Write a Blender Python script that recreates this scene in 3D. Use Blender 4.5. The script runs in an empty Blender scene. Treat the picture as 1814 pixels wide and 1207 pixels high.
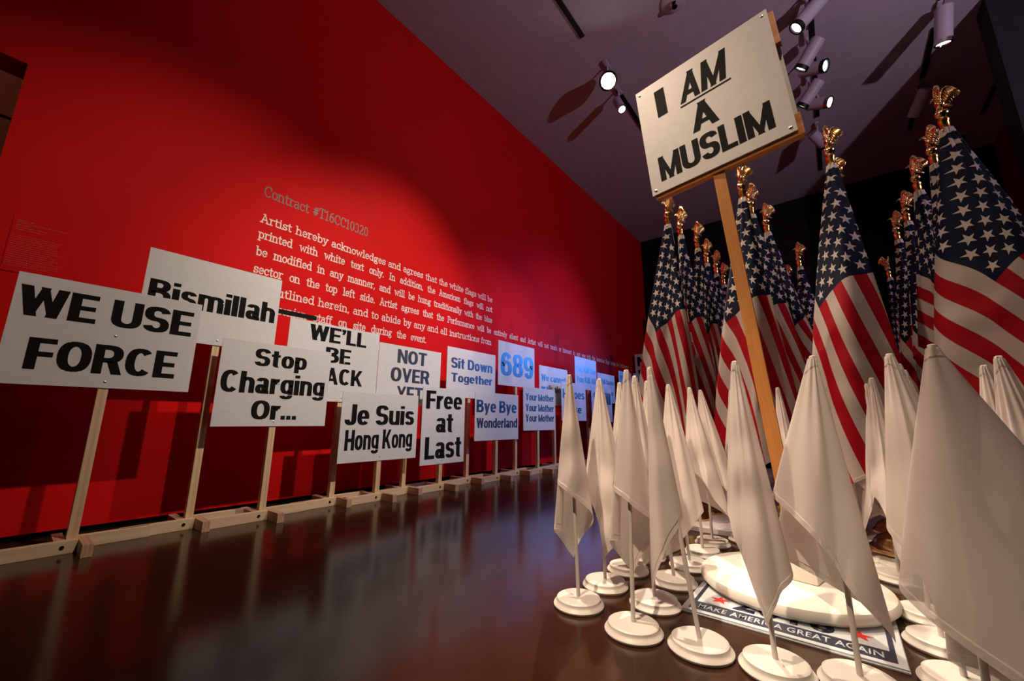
import bpy, bmesh, math, random
from mathutils import Vector, Matrix
from math import sin, cos, pi, radians as RD

SC = bpy.context.scene
COL = SC.collection
random.seed(7)

# ------------------------------------------------------------------ camera
cd = bpy.data.cameras.new('camera'); cam = bpy.data.objects.new('camera', cd); COL.objects.link(cam)
cd.sensor_width = 36; cd.lens = 702.117 / 1814 * 36; cd.clip_start = 0.02; cd.clip_end = 100
YAW, PIT, ROLL = 0.677762939, 0.202752873, 0.00373671709
_f = Vector((-sin(YAW) * cos(PIT), cos(YAW) * cos(PIT), sin(PIT)))
_r0 = Vector((cos(YAW), sin(YAW), 0)); _u0 = _r0.cross(_f)
_r = cos(ROLL) * _r0 + sin(ROLL) * _u0; _u = -sin(ROLL) * _r0 + cos(ROLL) * _u0
m = Matrix((_r, _u, -_f)).transposed().to_4x4(); m.translation = (0, 0, 0.6)
cam.matrix_world = m
SC.camera = cam

# ------------------------------------------------------------------ world, exposure
w = bpy.data.worlds.new('world'); SC.world = w; w.use_nodes = True
w.node_tree.nodes['Background'].inputs[0].default_value = (0.5, 0.45, 0.5, 1)
w.node_tree.nodes['Background'].inputs[1].default_value = 0.012
SC.view_settings.view_transform = 'Standard'; SC.view_settings.look = 'None'
SC.view_settings.exposure = 0.0; SC.view_settings.gamma = 1.0
SC.view_settings.use_curve_mapping = False
SC.cycles.use_denoising = True
SC.cycles.max_bounces = 6; SC.cycles.diffuse_bounces = 4; SC.cycles.sample_clamp_indirect = 4

# ------------------------------------------------------------------ lights
WARM = (1.0, 0.76, 0.56); BLUE = (0.10, 0.30, 1.0)
def spot(name, loc, aim, power, size=35, blend=0.8, col=WARM, rad=0.04, parent=None):
    d = bpy.data.lights.new(name, 'SPOT'); d.energy = power; d.color = col
    d.spot_size = RD(size); d.spot_blend = blend; d.shadow_soft_size = rad
    o = bpy.data.objects.new(name, d); COL.objects.link(o)
    o.location = loc
    o.rotation_euler = (Vector(aim) - Vector(loc)).to_track_quat('-Z', 'Y').to_euler()
    return o
# wall washers on the centre track (out of frame, above the camera)
spot('wall_spotlight', (0.33, 3.1, 4.62), (-3.27, 1.95, 1.40), 820, 40, 1.0, (1, .88, .74))
spot('wall_spotlight', (0.33, 1.30, 4.62), (-3.0, 0.50, 1.15), 380, 50, 1.0, (1, .84, .68))
spot('wall_spotlight', (0.33, 4.3, 4.62), (-3.1, 3.6, 1.0), 420, 42, 1.0, (1, .84, .68))
spot('wall_spotlight', (0.33, 5.9, 4.62), (-3.27, 5.2, 1.5), 200, 46, 1.0, (1, .80, .66))
# key and fill lights on the flags
spot('flag_spotlight', (-1.69, 3.83, 4.62), (-0.25, 1.75, 0.3), 900, 26, 0.7, (1, .84, .64), 0.03)
spot('flag_spotlight', (-1.745, 1.2, 4.62), (-0.42, 1.9, 0.5), 680, 38, 0.9, WARM, 0.04)
spot('flag_spotlight', (0.33, 0.0, 4.62), (-0.35, 2.4, 1.0), 240, 40, 0.9, WARM, 0.04)
spot('flag_spotlight', (-1.745, 0.6, 4.62), (-0.4, 2.9, 1.5), 260, 40, 0.9, WARM, 0.04)
spot('flag_spotlight', (-.9, -1.2, 4.62), (-0.70, 1.35, .5), 950, 26, 0.9, WARM, 0.04)  # front fill added to lift the white flags at the left
# unseen spots added to tint signs and red wall blue, ceiling pinkish
spot('added_tint_spot', (0.45, 8.9, 2.80), (-3.0, 4.2, 1.35), 420, 32, 1.0, (.04, .27, 1.0), 0.35)
spot('added_tint_spot', (-1.0, 8.9, 2.35), (-3.0, 5.6, 1.25), 300, 46, 1.0, (.04, .27, 1.0), 0.35)
spot('added_tint_spot', (0.9, 8.0, 4.5), (-3.27, 4.9, 1.75), 420, 38, 1.0, (.16, .10, 1.0), 0.2)
spot('added_tint_spot', (3.6, 2.0, 2.6), (-0.2, 4.2, 5.0), 430, 120, 1.0, (0.88, 0.60, 0.86), 0.06)  # added low at the right to brighten the ceiling
# corridor behind the opening
def point(name, loc, power, col=WARM, rad=0.1):
    d = bpy.data.lights.new(name, 'POINT'); d.energy = power; d.color = col; d.shadow_soft_size = rad
    o = bpy.data.objects.new(name, d); COL.objects.link(o); o.location = loc
    return o
point('corridor_lamp', (-3.75, -1.6, 3.2), 8.0)

# ------------------------------------------------------------------ material helpers
class NT:
    def __init__(s, name):
        s.m = bpy.data.materials.new(name); s.m.use_nodes = True
        s.t = s.m.node_tree; s.n = s.t.nodes; s.l = s.t.links
        s.b = s.n['Principled BSDF']
    def math(s, op, a, b=None, c=None):
        n = s.n.new('ShaderNodeMath'); n.operation = op
        for i, v in enumerate((a, b, c)):
            if v is None: continue
            if isinstance(v, (int, float)): n.inputs[i].default_value = v
            else: s.l.new(v, n.inputs[i])
        return n.outputs[0]
    def mix(s, fac, a, b):
        n = s.n.new('ShaderNodeMix'); n.data_type = 'RGBA'
        if isinstance(fac, (int, float)): n.inputs[0].default_value = fac
        else: s.l.new(fac, n.inputs[0])
        for i, v in ((6, a), (7, b)):
            if isinstance(v, tuple): n.inputs[i].default_value = (*v[:3], 1)
            else: s.l.new(v, n.inputs[i])
        return n.outputs[2]
    def noise(s, scale, detail=4, vec=None, rough=.5):
        n = s.n.new('ShaderNodeTexNoise'); n.inputs['Scale'].default_value = scale
        n.inputs['Detail'].default_value = detail; n.inputs['Roughness'].default_value = rough
        if vec is None: vec = s.coord()
        s.l.new(vec, n.inputs['Vector'])
        return n.outputs['Fac']
    def coord(s, which='Object', scale=None):
        n = s.n.new('ShaderNodeTexCoord'); o = n.outputs[which]
        if scale:
            mp = s.n.new('ShaderNodeMapping'); mp.inputs['Scale'].default_value = scale
            s.l.new(o, mp.inputs['Vector']); o = mp.outputs[0]
        return o
    def ramp(s, fac, a, b, lo=.3, hi=.7):
        f = s.n.new('ShaderNodeMapRange'); s.l.new(fac, f.inputs[0])
        f.inputs[1].default_value = lo; f.inputs[2].default_value = hi
        return s.mix(f.outputs[0], a, b)
    def bump(s, h, strength=.1, dist=.01):
        n = s.n.new('ShaderNodeBump'); n.inputs['Strength'].default_value = strength
        n.inputs['Distance'].default_value = dist; s.l.new(h, n.inputs['Height'])
        s.l.new(n.outputs[0], s.b.inputs['Normal'])
    def color(s, c):
        if isinstance(c, tuple): s.b.inputs['Base Color'].default_value = (*c[:3], 1)
        else: s.l.new(c, s.b.inputs['Base Color'])
    def set(s, **k):
        for a, v in k.items(): s.b.inputs[a.replace('_', ' ')].default_value = v
        return s

def simple(name, col, rough=.6, metal=0, var=.12, nscale=8, bump=0, bscale=200, spec=.5):
    t = NT(name)
    a = tuple(c * (1 - var) for c in col); b = tuple(min(1, c * (1 + var)) for c in col)
    t.color(t.ramp(t.noise(nscale), a, b))
    t.set(Roughness=rough, Metallic=metal); t.b.inputs['Specular IOR Level'].default_value = spec
    if bump: t.bump(t.noise(bscale, 3), bump, .002)
    return t.m

def wood(name, dark, light, axis='Z', rough=.55, sc=1.0):
    t = NT(name)
    s = {'X': (1.2, 22, 22), 'Y': (22, 1.2, 22), 'Z': (22, 22, 1.2)}[axis]
    v = t.coord('Object', tuple(q * sc for q in s))
    n1 = t.noise(1.6, 5, v, .6)
    wv = t.n.new('ShaderNodeTexWave'); wv.inputs['Scale'].default_value = 1.1
    wv.inputs['Distortion'].default_value = 6; wv.inputs['Detail'].default_value = 3
    wv.bands_direction = 'X' if axis != 'X' else 'Y'
    t.l.new(v, wv.inputs['Vector'])
    f = t.math('ADD', t.math('MULTIPLY', n1, .7), t.math('MULTIPLY', wv.outputs['Fac'], .3))
    t.color(t.ramp(f, dark, light, .25, .75)); t.set(Roughness=rough)
    t.bump(f, .15, .002)
    return t.m

M = {}
M['red'] = simple('red_wall_paint', (0.60, 0.007, 0.007), .6, var=.03, nscale=3, bump=.12, bscale=160, spec=.05)
M['red_dark'] = simple('dark_red_wall_paint', (0.22, 0.006, 0.008), .6, var=.05, bump=.1)
M['black_wall'] = simple('black_wall_paint', (0.008, 0.008, 0.012), .7, var=.1, bump=.1, spec=.2)
M['grey_wall'] = simple('charcoal_wall_paint', (0.02, 0.02, 0.022), .75, var=.1, bump=.1, spec=.2)
M['ceiling'] = simple('ceiling_paint', (0.42, 0.40, 0.42), .85, var=.05, bump=.15, bscale=120, spec=.2)
M['brown_wall'] = simple('tan_corridor_paint', (0.36, 0.20, 0.12), .8, var=.08, bump=.2)
M['reveal'] = simple('black_reveal', (0.004, 0.004, 0.004), .9, spec=.1)
M['black'] = simple('black_metal', (0.006, 0.006, 0.007), .5, spec=.3)
M['pine'] = wood('pine_wood', (0.60, 0.39, 0.21), (0.78, 0.55, 0.34), 'Z', .55, .5)
M['pine_x'] = wood('pine_wood_long', (0.62, 0.42, 0.24), (0.80, 0.59, 0.38), 'X', .55, .6)
M['pine_y'] = wood('pine_wood_cross', (0.52, 0.28, 0.16), (0.68, 0.42, 0.26), 'Y', .55, .8)
M['oak'] = wood('orange_stained_oak', (0.40, 0.15, 0.035), (0.56, 0.24, 0.06), 'Z', .4, 2.2)
M['oak_x'] = wood('orange_stained_oak_slat', (0.42, 0.14, 0.03), (0.68, 0.28, 0.06), 'X', .45)
M['board'] = simple('white_foam_board', (0.66, 0.64, 0.63), .45, var=.03, nscale=30, bump=.06, bscale=400)
M['ink'] = simple('black_vinyl_print', (0.006, 0.006, 0.008), .36, var=.1, spec=1.0)
for _n in M['ink'].node_tree.nodes:
    if _n.type == 'BSDF_PRINCIPLED': _n.inputs['Coat Weight'].default_value = 1; _n.inputs['Coat Roughness'].default_value = .44; _n.inputs['Coat IOR'].default_value = 1.7
M['ink_matte'] = simple('dulled_black_print', (0.008, 0.007, 0.007), .8, var=.1, spec=.1)  # the boards' same vinyl with gloss cut so near letters stay dark
M['screw'] = simple('steel_screw', (0.5, 0.48, 0.46), .35, 1)
M['bolt'] = simple('dark_bolt', (0.05, 0.045, 0.04), .4, 1)
M['wall_white'] = simple('white_wall_vinyl', (0.72, 0.62, 0.52), .6, var=.03)
M['wall_grey'] = simple('grey_wall_vinyl', (0.10, 0.075, 0.05), .5, var=.05)
M['label_txt'] = simple('pink_label_print', (0.45, 0.13, 0.11), .6, var=.03)
M['wall_black'] = simple('black_tape', (0.008, 0.009, 0.007), .8, spec=.1)
M['white_base'] = simple('white_painted_base', (0.70, 0.66, 0.60), .42, var=.05, nscale=12, bump=.05, bscale=90)
M['white_disc'] = simple('white_painted_disc', (0.82, 0.78, 0.70), .45, var=.04, nscale=9, bump=.08, bscale=70)
M['white_pole'] = simple('white_dowel', (0.62, 0.56, 0.52), .45, var=.05)
M['platform'] = simple('white_platform_paint', (0.55, 0.50, 0.52), .35, var=.04)
M['gold'] = simple('polished_gold', (0.88, 0.60, 0.26), .18, 1, var=.1, nscale=60, bump=.35, bscale=140)
M['gold_smooth'] = simple('gold_collar', (0.90, 0.55, 0.15), .22, 1, var=.05)
M['silver'] = simple('satin_aluminium_pole', (0.60, 0.58, 0.57), .32, 1, var=.05)
M['fixture'] = simple('white_fixture_paint', (0.42, 0.42, 0.44), .5, var=.03)
M['navy'] = simple('navy_print', (0.018, 0.025, 0.055), .4, var=.1)
M['pwhite'] = simple('white_corrugated_plastic', (0.62, 0.66, 0.70), .35, var=.03, bump=.05, bscale=300)
M['pred'] = simple('red_star_print', (0.85, 0.02, 0.02), .4, var=.05)
M['reflector'] = simple('silver_reflector', (0.8, .78, .72), .12, 1)

def emis(name, col, st):
    t = NT(name); t.color((0, 0, 0)); t.set(Roughness=.6)
    t.b.inputs['Emission Color'].default_value = (*col, 1); t.b.inputs['Emission Strength'].default_value = st
    return t.m
M['lens'] = emis('lit_lens', (1, .96, .84), 6)
M['lens_hot'] = emis('bright_lit_lens', (1, .97, .88), 60)
M['lens_dim'] = emis('dim_lit_lens', (.9, .9, .6), 1.0)
# polished dark concrete floor
t = NT('polished_brown_concrete')
n1 = t.noise(1.3, 8, rough=.65); n2 = t.noise(14, 6)
c = t.mix(t.math('MULTIPLY', n2, .5), t.ramp(n1, (0.018, 0.006, 0.003), (0.046, 0.019, 0.009), .3, .7), (0.062, 0.030, 0.016))
t.color(c)
rr = t.n.new('ShaderNodeMapRange'); t.l.new(t.noise(5, 5), rr.inputs[0])
rr.inputs[3].default_value = .12; rr.inputs[4].default_value = .20
t.l.new(rr.outputs[0], t.b.inputs['Roughness']); t.b.inputs['Specular IOR Level'].default_value = .2
t.bump(t.noise(60, 4), .03, .002)
M['floor'] = t.m

# fabric
def fabric(name, white=True, clear=0):
    t = NT(name)
    uv = t.n.new('ShaderNodeUVMap'); uv.uv_map = 'cloth'
    sp = t.n.new('ShaderNodeSeparateXYZ'); t.l.new(uv.outputs[0], sp.inputs[0])
    s, v = sp.outputs[0], sp.outputs[1]
    L, H = 1.50, 0.91
    if white:
        col = t.ramp(t.noise(6), (.74, .66, .62), (.82, .74, .70))
    else:
        white_c, red_c, blue_c = (.43, .36, .33), (.30, .001, .008), (.003, .007, .024)
        st = t.math('MODULO', t.math('FLOOR', t.math('DIVIDE', v, H / 13)), 2)
        col = t.mix(st, red_c, white_c)
        cw, ch = 0.61, H * 7 / 13
        s2 = t.math('SUBTRACT', s, .03)
        incan = t.math('MULTIPLY', t.math('LESS_THAN', s2, cw), t.math('LESS_THAN', v, ch))
        px = t.math('DIVIDE', s2, cw / 12); py = t.math('DIVIDE', v, ch / 10)
        def star(off):
            du = t.math('SUBTRACT', t.math('FLOORED_MODULO', t.math('ADD', px, off), 2), 1)
            dv = t.math('SUBTRACT', t.math('FLOORED_MODULO', t.math('ADD', py, off), 2), 1)
            th = t.math('ARCTAN2', du, t.math('MULTIPLY', dv, -1))
            r = t.math('SQRT', t.math('ADD', t.math('MULTIPLY', du, du), t.math('MULTIPLY', dv, dv)))
            fo = t.math('ABSOLUTE', t.math('SUBTRACT', t.math('FLOORED_MODULO', t.math('ADD', th, RD(36)), RD(72)), RD(36)))
            d = t.math('MULTIPLY', r, t.math('COSINE', t.math('SUBTRACT', fo, RD(72))))
            return t.math('LESS_THAN', d, .309 * .62)
        A = star(0); Bm = star(1)
        def inr(x, a, b): return t.math('MULTIPLY', t.math('GREATER_THAN', x, a), t.math('LESS_THAN', x, b))
        Bm = t.math('MULTIPLY', Bm, t.math('MULTIPLY', inr(px, 1, 11), inr(py, 1, 9)))
        stars = t.math('MAXIMUM', A, Bm)
        can = t.mix(stars, blue_c, (.52, .46, .43))
        col = t.mix(incan, col, can)
        col = t.mix(t.math('LESS_THAN', s, .03), col, (.6, .55, .52))
    t.color(col)
    t.set(Roughness=.44 if white else .7)
    t.b.inputs['Sheen Weight'].default_value = .08 if white else 0
    t.b.inputs['Specular IOR Level'].default_value = .4 if white else .15
    hu = t.n.new('ShaderNodeUVMap'); hu.uv_map = 'hem'
    hs = t.n.new('ShaderNodeSeparateXYZ'); t.l.new(hu.outputs[0], hs.inputs[0])
    hm = t.n.new('ShaderNodeMapRange'); t.l.new(hs.outputs[0], hm.inputs[0])
    hm.inputs[1].default_value = .0125; hm.inputs[2].default_value = .0155; hm.inputs[3].default_value = 1; hm.inputs[4].default_value = 0
    pk = t.noise(55, 3)
    h_ = t.math('ADD', t.math('MULTIPLY', t.noise(900, 2), .06), t.math('MULTIPLY', hm.outputs[0], t.math('ADD', .5, pk)))
    t.bump(h_, .9, .0018)
    tr = t.n.new('ShaderNodeBsdfTranslucent')
    if isinstance(col, tuple): tr.inputs[0].default_value = (*col, 1)
    else: t.l.new(col, tr.inputs[0])
    mx = t.n.new('ShaderNodeMixShader'); mx.inputs[0].default_value = .28 if white else .15
    t.l.new(t.b.outputs[0], mx.inputs[1]); t.l.new(tr.outputs[0], mx.inputs[2])
    out = mx.outputs[0]
    if clear:
        tp = t.n.new('ShaderNodeBsdfTransparent'); m2 = t.n.new('ShaderNodeMixShader'); m2.inputs[0].default_value = clear
        t.l.new(out, m2.inputs[1]); t.l.new(tp.outputs[0], m2.inputs[2]); out = m2.outputs[0]
    t.l.new(out, t.n['Material Output'].inputs[0])
    return t.m
M['white_cloth'] = fabric('white_satin_cloth', True)
M['thin_cloth'] = fabric('sheer_white_cloth', True, .22)
M['flag_cloth'] = fabric('printed_flag_cloth', False)

# ------------------------------------------------------------------ object helpers
def link(name, data, parent=None, loc=(0, 0, 0), rot=(0, 0, 0)):
    o = bpy.data.objects.new(name, data); COL.objects.link(o)
    o.location = loc; o.rotation_euler = rot
    if parent: o.parent = parent
    return o
def fin(bm, name, mat, parent=None, smooth=False, loc=(0, 0, 0), rot=(0, 0, 0), sharp=35):
    me = bpy.data.meshes.new(name); bmesh.ops.recalc_face_normals(bm, faces=bm.faces)
    bm.to_mesh(me); bm.free(); me.materials.append(mat)
    if smooth:
        me.polygons.foreach_set('use_smooth', [True] * len(me.polygons))
        me.set_sharp_from_angle(angle=RD(sharp))
    return link(name, me, parent, loc, rot)
def thing(name, label, cat, loc=(0, 0, 0), rz=0, group=None):
    o = link(name, None, None, loc, (0, 0, rz)); o.empty_display_size = .1
    return tag(o, label, cat, group)
def tag(o, label, cat, group=None):
    o['label'] = label; o['category'] = cat
    if group: o['group'] = group
    return o
def struct(o): o['kind'] = 'structure'; return o
def box(bm, lo, hi, bev=0):
    r = bmesh.ops.create_cube(bm, size=1)
    vs = r['verts']
    for v in vs:
        v.co = Vector([lo[i] + (v.co[i] + .5) * (hi[i] - lo[i]) for i in range(3)])
    if bev:
        es = list({e for v in vs for e in v.link_edges})
        bmesh.ops.bevel(bm, geom=es, offset=bev, segments=2, affect='EDGES', profile=.6)
    return bm
def nbox(lo, hi, bev=0): return box(bmesh.new(), lo, hi, bev)
def tube(bm, pts, r, seg=12, cap=True):
    pts = [Vector(p) for p in pts]; rs = r if isinstance(r, (list, tuple)) else [r] * len(pts)
    rings = []
    up = Vector((0, 0, 1)) if abs((pts[-1] - pts[0]).normalized().z) < .95 else Vector((1, 0, 0))
    for i, p in enumerate(pts):
        d = (pts[min(i + 1, len(pts) - 1)] - pts[max(i - 1, 0)]).normalized()
        a = d.cross(up).normalized(); b = d.cross(a)
        rings.append([bm.verts.new(p + rs[i] * (cos(2 * pi * k / seg) * a + sin(2 * pi * k / seg) * b)) for k in range(seg)])
    for i in range(len(rings) - 1):
        for k in range(seg):
            bm.faces.new((rings[i][k], rings[i][(k + 1) % seg], rings[i + 1][(k + 1) % seg], rings[i + 1][k]))
    if cap: bm.faces.new(rings[0]); bm.faces.new(rings[-1][::-1])
    return bm
def lathe(bm, prof, seg=32, c=(0, 0, 0), sx=1, sy=1):
    rings = []
    for r, z in prof:
        if r < 1e-5: rings.append([bm.verts.new((c[0], c[1], c[2] + z))])
        else: rings.append([bm.verts.new((c[0] + sx * r * cos(2 * pi * k / seg), c[1] + sy * r * sin(2 * pi * k / seg), c[2] + z)) for k in range(seg)])
    for a, b in zip(rings, rings[1:]):
        for k in range(seg):
            f = [a[k % len(a)], a[(k + 1) % len(a)], b[(k + 1) % len(b)], b[k % len(b)]]
            f = [v for i, v in enumerate(f) if v not in f[:i]]
            if len(f) > 2: bm.faces.new(f)
    return bm
def copy_tree(o, parent=None):
    c = o.copy(); COL.objects.link(c); c.parent = parent
    for ch in o.children: copy_tree(ch, c)
    return c

_tc = {}
def text_mesh(s, x0, x1, z0, z1, depth=.0008, off=.03, y=0, shear=0, res=3):
    """lettering as a thin mesh fitted to a box in the local XZ plane, facing -Y"""
    cu = bpy.data.curves.new('t', 'FONT'); cu.body = s; cu.offset = off; cu.resolution_u = res; cu.space_character = 1.04 + off
    cu.shear = shear
    ob = bpy.data.objects.new('t', cu); COL.objects.link(ob)
    dg = bpy.context.evaluated_depsgraph_get(); dg.update()
    me = bpy.data.meshes.new_from_object(ob.evaluated_get(dg))
    bpy.data.objects.remove(ob); bpy.data.curves.remove(cu)
    xs = [v.co.x for v in me.vertices]; ys = [v.co.y for v in me.vertices]
    a, b, c_, d = min(xs), max(xs), min(ys), max(ys)
    bm = bmesh.new(); bm.from_mesh(me); bpy.data.meshes.remove(me)
    for v in bm.verts:
        v.co = Vector((x0 + (v.co.x - a) / (b - a) * (x1 - x0), y - depth, z0 + (v.co.y - c_) / (d - c_) * (z1 - z0)))
    r = bmesh.ops.extrude_face_region(bm, geom=bm.faces[:])
    for g in r['geom']:
        if isinstance(g, bmesh.types.BMVert): g.co.y = y
    return bm
def lettering(s, bx, parent, y=0, mat=None, off=.03, name='lettering', **k):
    o = fin(text_mesh(s, bx[0], bx[1], bx[2], bx[3], y=y, off=off, **k), name, mat or M['ink'], parent)
    if len(s) > 1: o['kind'] = 'stuff'
    return o


# ------------------------------------------------------------------ heavy block lettering
S_, B_ = .20, .165
def _r(x0, y0, x1, y1): return [[(x0, y0), (x1, y0), (x1, y1), (x0, y1)]]
def _p(xb, yb, xt, yt, w_): return [[(xb, yb), (xb + w_, yb), (xt + w_, yt), (xt, yt)]]
def _o(cx, cy, rx, ry, a0=0, a1=360, sx=S_, sy=B_, e=2.35):
    n = max(5, int(abs(a1 - a0) / 15)); out = []
    def pt(a, kx, ky):
        c, s = cos(RD(a)), sin(RD(a))
        return (cx + kx * math.copysign(abs(c) ** (2 / e), c), cy + ky * math.copysign(abs(s) ** (2 / e), s))
    for i in range(n):
        t0, t1 = a0 + (a1 - a0) * i / n, a0 + (a1 - a0) * (i + 1) / n
        out.append([pt(t0, rx, ry), pt(t1, rx, ry), pt(t1, rx - sx, ry - sy), pt(t0, rx - sx, ry - sy)])
    return out
_d = lambda *a: _o(*a, sx=.185, sy=.145)
BF = {
'A': (.76, _p(0, 0, .27, 1, .22) + _p(.54, 0, .27, 1, .22) + _r(.18, .2, .58, .35)),
'B': (.68, _r(0, 0, S_, 1) + _o(.33, .75, .31, .25, -90, 90, S_, .15) + _r(.1, .85, .34, 1) + _r(.1, .5, .34, .65) + _o(.34, .285, .35, .285, -90, 90, S_, .15) + _r(.1, 0, .36, .15) + _r(.1, .42, .36, .57)),
'C': (.69, _o(.35, .5, .35, .5, 42, 318)),
'D': (.71, _r(0, 0, S_, 1) + _r(.1, 1 - B_, .35, 1) + _r(.1, 0, .35, B_) + _o(.34, .5, .37, .5, -90, 90)),
'E': (.58, _r(0, 0, S_, 1) + _r(.1, 0, .58, B_) + _r(.1, 1 - B_, .58, 1) + _r(.1, .42, .54, .575)),
'F': (.56, _r(0, 0, S_, 1) + _r(.1, 1 - B_, .56, 1) + _r(.1, .41, .52, .57)),
'H': (.70, _r(0, 0, S_, 1) + _r(.5, 0, .7, 1) + _r(.1, .41, .6, .59)),
'I': (.21, _r(0, 0, .21, 1)),
'J': (.53, _r(.33, .25, .53, 1) + _o(.265, .27, .265, .27, 180, 360)),
'K': (.73, _r(0, 0, S_, 1) + _p(.49, 0, .22, .56, .24) + _p(.10, .33, .46, 1, .24)),
'L': (.54, _r(0, 0, S_, 1) + _r(.1, 0, .54, B_)),
'M': (.88, _r(0, 0, .19, 1) + _r(.69, 0, .88, 1) + _p(.345, 0, .02, 1, .19) + _p(.345, 0, .67, 1, .19)),
'N': (.72, _r(0, 0, .19, 1) + _r(.53, 0, .72, 1) + _p(.49, 0, .02, 1, .21)),
'O': (.74, _o(.37, .5, .37, .5)),
'P': (.66, _r(0, 0, S_, 1) + _r(.1, 1 - B_, .34, 1) + _r(.1, .36, .34, .36 + B_) + _o(.33, .68, .33, .32, -90, 90)),
'R': (.71, _r(0, 0, S_, 1) + _r(.1, 1 - B_, .34, 1) + _r(.1, .39, .34, .39 + B_) + _o(.33, .695, .35, .305, -90, 90) + _p(.49, 0, .33, .45, .22)),
'S': (.66, _o(.33, .71, .33, .29, 12, 270, S_, .16) + _o(.33, .29, .33, .29, -168, 90, S_, .16)),
'T': (.66, _r(0, 1 - B_, .66, 1) + _r(.23, 0, .43, .9)),
'U': (.72, _o(.36, .32, .36, .32, 180, 360) + _r(0, .32, S_, 1) + _r(.52, .32, .72, 1)),
'V': (.70, _p(.24, 0, 0, 1, .22) + _p(.24, 0, .48, 1, .22)),
'W': (.96, _p(.18, 0, 0, 1, .20) + _p(.18, 0, .38, 1, .18) + _p(.59, 0, .39, 1, .18) + _p(.59, 0, .76, 1, .20)),
'Y': (.72, _p(.25, .38, 0, 1, .22) + _p(.25, .38, .5, 1, .22) + _r(.25, 0, .47, .4)),
'a': (.56, _o(.27, .53, .26, .22, 0, 165, .19, .14) + _r(.34, .1, .53, .55) + _r(.36, 0, .56, .14) + _d(.23, .22, .23, .22)),
'b': (.58, _r(0, 0, .19, 1) + _d(.29, .37, .29, .37)), 'c': (.54, _d(.28, .37, .28, .37, 42, 318)),
'd': (.58, _r(.39, 0, .58, 1) + _d(.29, .37, .29, .37)),
'e': (.57, _d(.285, .37, .285, .37, 0, 322) + _r(.1, .31, .56, .43)),
'g': (.58, _o(.29, .39, .29, .35, 0, 360, .185, .14) + _r(.39, 0, .58, .74) + _o(.29, -.02, .29, .2, 190, 360, .19, .13)),
'h': (.58, _r(0, 0, .19, 1) + _o(.29, .47, .29, .27, 0, 150, .19, .15) + _r(.39, 0, .58, .5)),
'i': (.20, _r(0, 0, .20, .74) + _r(0, .85, .20, 1)), 'k': (.60, _r(0, 0, .19, 1) + _p(.38, 0, .16, .42, .22) + _p(.08, .22, .35, .74, .23)),
'l': (.20, _r(0, 0, .20, 1)),
'm': (.92, _r(0, 0, .19, .74) + _o(.275, .5, .275, .24, 0, 150, .185, .14) + _r(.365, 0, .55, .52) + _o(.64, .5, .28, .24, 0, 150, .185, .14) + _r(.735, 0, .92, .52)),
'n': (.58, _r(0, 0, .19, .74) + _o(.29, .47, .29, .27, 0, 150, .19, .15) + _r(.39, 0, .58, .5)),
'o': (.58, _d(.29, .37, .29, .37)), 'p': (.58, _r(0, -.22, .19, .74) + _d(.29, .37, .29, .37)),
'r': (.39, _r(0, 0, .19, .74) + _o(.34, .40, .28, .34, 82, 165, .19, .17)),
's': (.52, _o(.26, .53, .25, .21, 12, 270, .18, .14) + _o(.26, .22, .26, .22, -168, 90, .18, .14)),
't': (.40, _r(.09, .14, .28, .95) + _r(0, .6, .38, .74) + _o(.29, .17, .2, .17, 180, 285, .19, .14)),
'u': (.58, _r(0, .25, .19, .74) + _o(.29, .27, .29, .27, 180, 330, .19, .15) + _r(.39, 0, .58, .74)),
'v': (.58, _p(.19, 0, 0, .74, .2) + _p(.19, 0, .38, .74, .2)),
'w': (.84, _p(.15, 0, 0, .74, .19) + _p(.15, 0, .325, .74, .17) + _p(.5, 0, .335, .74, .17) + _p(.5, 0, .65, .74, .19)),
'y': (.58, _p(.19, 0, 0, .74, .2) + _p(.10, -.22, .38, .74, .2)),
'6': (.64, _o(.32, .33, .32, .33, 0, 360, .2, .14) + _o(.32, .5, .32, .5, 35, 200, .2, .15)),
'8': (.64, _o(.32, .74, .30, .26, 0, 360, .19, .14) + _o(.32, .29, .32, .29, 0, 360, .2, .14)),
'9': (.64, _o(.32, .67, .32, .33, 0, 360, .2, .14) + _o(.32, .5, .32, .5, 215, 380, .2, .15)),
'\u2019': (.19, _r(0, .82, .19, 1) + _p(0, .64, .08, .84, .11)), '.': (.17, _r(0, 0, .15, .21)),
'&': (.72, _o(.30, .75, .20, .25, 0, 360, .14, .12) + _o(.28, .27, .28, .27, 50, 350, .19, .14) + _p(.48, 0, .12, .7, .2)),
}
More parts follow.
